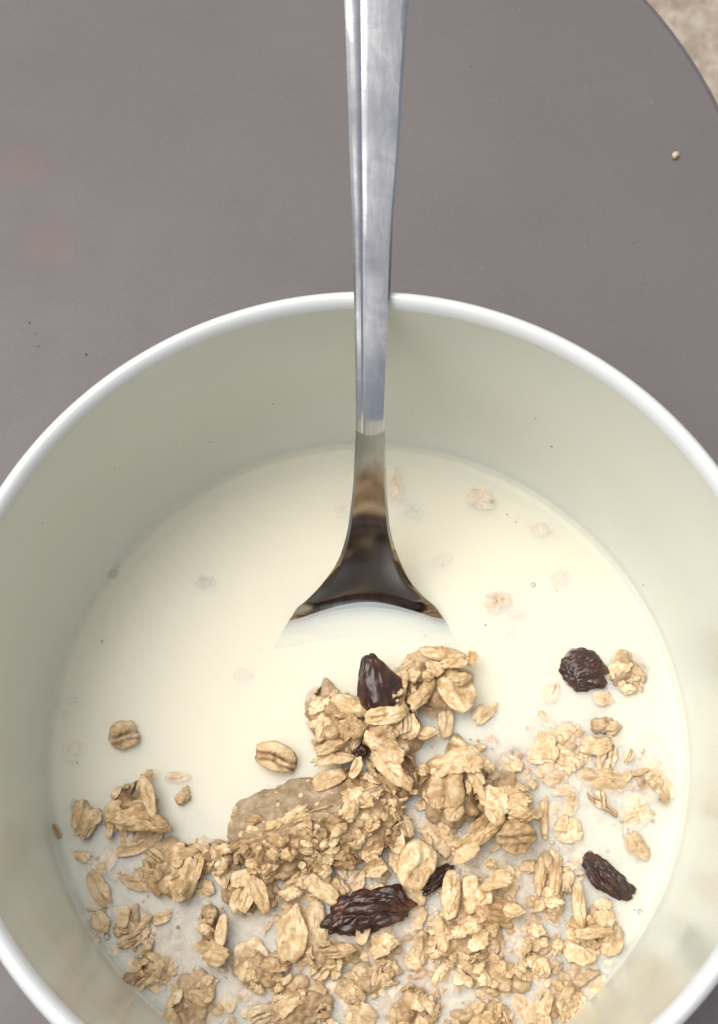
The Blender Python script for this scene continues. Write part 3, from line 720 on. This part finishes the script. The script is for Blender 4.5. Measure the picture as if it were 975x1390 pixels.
# bed of soaked oats under the surface of the milk, all one soft mass
def mash():
    st = 2.6; nx, ny = int(860 / st), int(560 / st); v, f = [], []
    cell = {}
    for j in range(ny):
        for i in range(nx):
            x, y = 80 + i * st, 900 + j * st
            e = edge_dist(x, y) + 26 * noise.noise(Vector((x, y, 0)) * 0.022) + 10 * noise.noise(Vector((x, y, 5)) * 0.07)
            q = Vector((x, y, 0)) * 0.05
            vd = noise.voronoi(q)[0]; v2 = noise.voronoi(q * 2.1 + Vector((3, 3, 0)))[0]
            h = -1.25 + (0.5 if 300 < x < 740 else -0.35) + 2.2 * (0.55 - vd[0]) + 0.9 * (0.5 - v2[0]) + 1.4 * noise.noise(q * 0.35) + 0.35 * noise.noise(q * 3)
            h = min(h, 0.5)
            if e < 30: h -= (30 - e) * 0.07
            if e < -16: continue
            p = at(x, y, ZM + h * 0.001)
            if math.hypot(p.x, p.y) > RM - 0.0012: continue
            cell[i, j] = len(v); v.append(p)
    for (i, j), k in cell.items():
        q = [(i, j), (i + 1, j), (i + 1, j + 1), (i, j + 1)]
        if all(c in cell for c in q): f.append(tuple(cell[c] for c in q)[::-1])
    me = mesh('oat_mash', v, f); me.attributes.new('bran', 'FLOAT', 'POINT')
    tag(link('oat_mash', me, PASTE), 'soft bed of soaked oat mash showing through the milk', kind='stuff')

mash()

# flakes just under the surface, seen through the milk
for (x, y, l, wd, a, z) in [(653, 678, 34, 22, -20, -0.3), (676, 816, 34, 26, 10, 0.1), (762, 785, 26, 22, 40, -0.5), (535, 652, 26, 40, 0, -0.2), (700, 835, 24, 14, 0, -0.8),
        (92, 955, 30, 18, 10, -0.7), (560, 690, 30, 22, 0, -0.9), (690, 862, 22, 14, 20, -0.9), (750, 940, 26, 20, 60, 0.1), (330, 915, 22, 14, 0, -0.6), (815, 985, 26, 22, 20, 0.3),
        (832, 988, 20, 18, 20, 0.3), (735, 720, 24, 18, 0, -0.8), (600, 760, 26, 16, 30, -1.0), (470, 690, 30, 18, 20, -0.9), (280, 790, 26, 18, 0, -1.0), (100, 1020, 28, 16, 70, -0.8), (880, 1000, 24, 18, 0, -0.9)]:
    tag(put('oat_flake', x, y, l * 1.15, wd * 1.15, a, z * 2.0 - 0.3, kind=random.choice('drc')), 'faint oat flake sunk just under the open milk surface', 'oat flake', 'oat flakes sunk under the open milk')

# loose flakes filling the mash between the clumps
n = 0; pts = []
while n < 275:
    x, y = random.uniform(90, 910), random.uniform(970, 1400)
    if not inside(x, y): continue
    if any((x - a) ** 2 + (y - b) ** 2 < 11 ** 2 for a, b in pts): continue
    pts.append((x, y)); n += 1
    k = random.choice('ddgsrrccb' if random.random() < .5 else 'ddrcsc'); L = random.uniform(20, 52)
    if k == 'c': L *= 0.7
    z = random.gauss(-0.8, 1.0) if x > 700 or x < 300 else random.gauss(-0.1, 1.1)
    near = min(NAMED, key=lambda c: (c[0] - x) ** 2 + (c[1] - y) ** 2)[2]
    near = near if 'bottom-edge' in near else near.split(',')[0]
    side = 'beside the ' + near
    tag(put('oat_flake', x, y, L, L * random.uniform(.35 if k == 's' else .55, .9), random.uniform(0, 180), z, kind=k, roll=random.gauss(0, 18), pitch=random.gauss(0, 14)),
        'loose oat flake ' + side, 'oat flake', 'loose oat flakes ' + side)

# ------------------------------------------------------------------ raisins
def raisin(label, px, py, L, W, ang, zmm, H, seed, twist=0.0, wr=0.22, taper=0.0, bend=0.0, roll=0, pitch=0, fine=1.0):
    p = at(px, py, ZM + zmm * 0.001); m = mpp(p)
    off = Vector((seed * 3.7, seed * 1.3, 0))
    bm = bmesh.new(); bmesh.ops.create_icosphere(bm, subdivisions=6, radius=1)
    for x in bm.verts:
        q = x.co.copy()
        qq = Vector((q.x * 0.9, q.y * 1.15, q.z * 1.15))
        sa = lambda t: math.sqrt(t * t + 0.004)
        w_ = wr * (2.2 * sa(noise.noise(qq * 1.25 + off)) + 1.0 * fine * sa(noise.noise(qq * 2.6 - off)) + 0.28 * fine * sa(noise.noise(qq * 5.5 + off)) - 0.8)
        r = 0.92 + w_ + 0.14 * noise.noise(q * 0.9 - off)
        q = Vector((q.x * (0.96 + 0.35 * w_), q.y * r, q.z * r))
        s = 1 - taper * q.x
        y, z = q.y * s, q.z * s
        a = twist * q.x; y, z = y * math.cos(a) - z * math.sin(a), y * math.sin(a) + z * math.cos(a)
        y += bend * (q.x * q.x - 0.4)
        x.co = Vector((q.x * L / 2 * m, y * W / 2 * m, z * H * 0.0005))
    me = bpy.data.meshes.new('raisin'); bm.to_mesh(me); bm.free()
    o = link('raisin', me, RAISIN)
    o.location = p
    o.rotation_euler = (Matrix.Rotation(math.radians(ang), 4, 'Z') @ Matrix.Rotation(math.radians(pitch), 4, 'Y') @ Matrix.Rotation(math.radians(roll), 4, 'X')).to_euler()
    return tag(o, label, 'raisin', 'raisins among the oats')
raisin('smooth pointed raisin standing upright between the topmost oat clumps', 513, 930, 92, 62, 106, 6.0, 8.0, 3, wr=0.14, taper=0.38, pitch=-20, fine=.6)
raisin('largest wrinkled dark raisin lying at the bottom centre', 499, 1238, 124, 56, 14, 1.7, 6.5, 8, wr=0.34, bend=-0.32, taper=-0.05)
raisin('folded raisin floating alone near the right wall, beside a sunk clump', 793, 911, 62, 58, 60, 0.0, 5.5, 5, wr=0.3, twist=0.4)
raisin('long twisted raisin in milk at the lower right', 824, 1191, 86, 38, -40, 0.2, 5.0, 12, wr=0.32, twist=0.7, bend=0.15)
raisin('small sunken raisin bits under the large ragged round flake', 590, 1196, 66, 22, 36, 0.4, 4.0, 15, wr=0.3)
raisin('dark raisin tip hidden under the tall middle clump', 487, 1022, 30, 20, 30, 3.0, 3.4, 17, wr=0.2)

# ------------------------------------------------------------------ small details
def dome_bubble(px, py, d, label):
    p = at(px, py, ZM); r = d / 2 * mpp(p)
    prof = [(max(1e-6, r * math.sin(a)), r * 0.75 * math.cos(a)) for a in [math.pi / 2 * k / 8 for k in range(9)]]
    v, f = lathe(prof, 24)
    o = link('bubble', mesh('bubble', v, f), BUB); o.location = p + Vector((0, 0, 0.0001))
    tag(o, label, 'bubble', 'bubbles on the milk')
dome_bubble(154, 779, 15, 'largest milk bubble by the upper left milk edge')
dome_bubble(161, 768, 7, 'tiny bubble touching the largest one by the milk edge')
dome_bubble(145, 1272, 11, 'grey milk bubble at the lower left near the wall')
dome_bubble(869, 1238, 8, 'milk bubble at the lower right below the twisted raisin')
dome_bubble(724, 794, 7, 'small bubble in open milk right of the spoon')
dome_bubble(668, 681, 7, 'small bubble in the milk beside a sunken flake at the back')

def dots(name, pts, mat, label, kind='stuff'):
    bm = bmesh.new()
    for p, r in pts:
        bmesh.ops.create_icosphere(bm, subdivisions=1, radius=r, matrix=Matrix.Translation(p) @ Euler((random.random() * 3, random.random() * 3, random.random() * 3)).to_matrix().to_4x4() @ Matrix.Diagonal((1, random.uniform(.5, 1), .5, 1)))
    me = bpy.data.meshes.new(name); bm.to_mesh(me); bm.free()
    return tag(link(name, me, mat), label, kind=kind)
P = []
for i in range(150):
    a, r = random.uniform(0, 6.283), RM * math.sqrt(random.random()) * 0.97
    P.append((Vector((r * math.cos(a), r * math.sin(a), ZM + 0.00004)), random.choice((0.00008, 0.0001, 0.00013, 0.0002))))
dots('bran_specks', P, SPECK, 'tiny brown bran specks scattered over the milk')
P = [(wall_pt(x, y), r) for x, y, r in [(749, 606, .0003), (727, 568, .00015), (371, 548, .00022), (285, 600, .0002), (155, 636, .0002), (650, 510, .00015), (57, 710, .0002), (873, 794, .0002), (240, 600, .00015), (560, 560, .00015)]]
dots('wall_specks', P, SPECK, 'tiny dark specks stuck on the inner bowl wall')
P = [(at(x, y, 0.0002), r) for x, y, r in [(40, 438, .0003), (48, 453, .00022), (117, 481, .0004), (52, 470, .0002), (300, 560, .0002), (720, 320, .00015), (400, 120, .00015), (250, 200, .00015), (640, 90, .0002), (860, 330, .0002)]]
dots('table_specks', P, SPECK, 'tiny dark specks on the grey table')
P = []
for i in range(130):
    P.append((at(random.uniform(0, 975), random.uniform(0, 620), 0.00005), random.choice((0.00007, 0.0001, 0.00013))))
dots('table_dust', P, CRUMB, 'fine pale dust on the grey table')
o = put('crumb', 917, 211, 15, 9, 55, 0, kind='c', variant=2); p = at(917, 211, 0.0006); o.location = p
o.data = o.data.copy(); o.data.materials.clear(); o.data.materials.append(CRUMB)
tag(o, 'single pale crumb lying on the grey table', 'crumb')
P = []
for i in range(480):
    x, y = random.uniform(90, 910), random.uniform(900, 1400)
    if inside(x, y): P.append((at(x, y, ZM + random.uniform(-0.0008, 0.0006)), random.uniform(0.0002, 0.0007)))
o = dots('oat_crumbs', P, OAT, 'fine oat crumbs in the milk between the clumps')
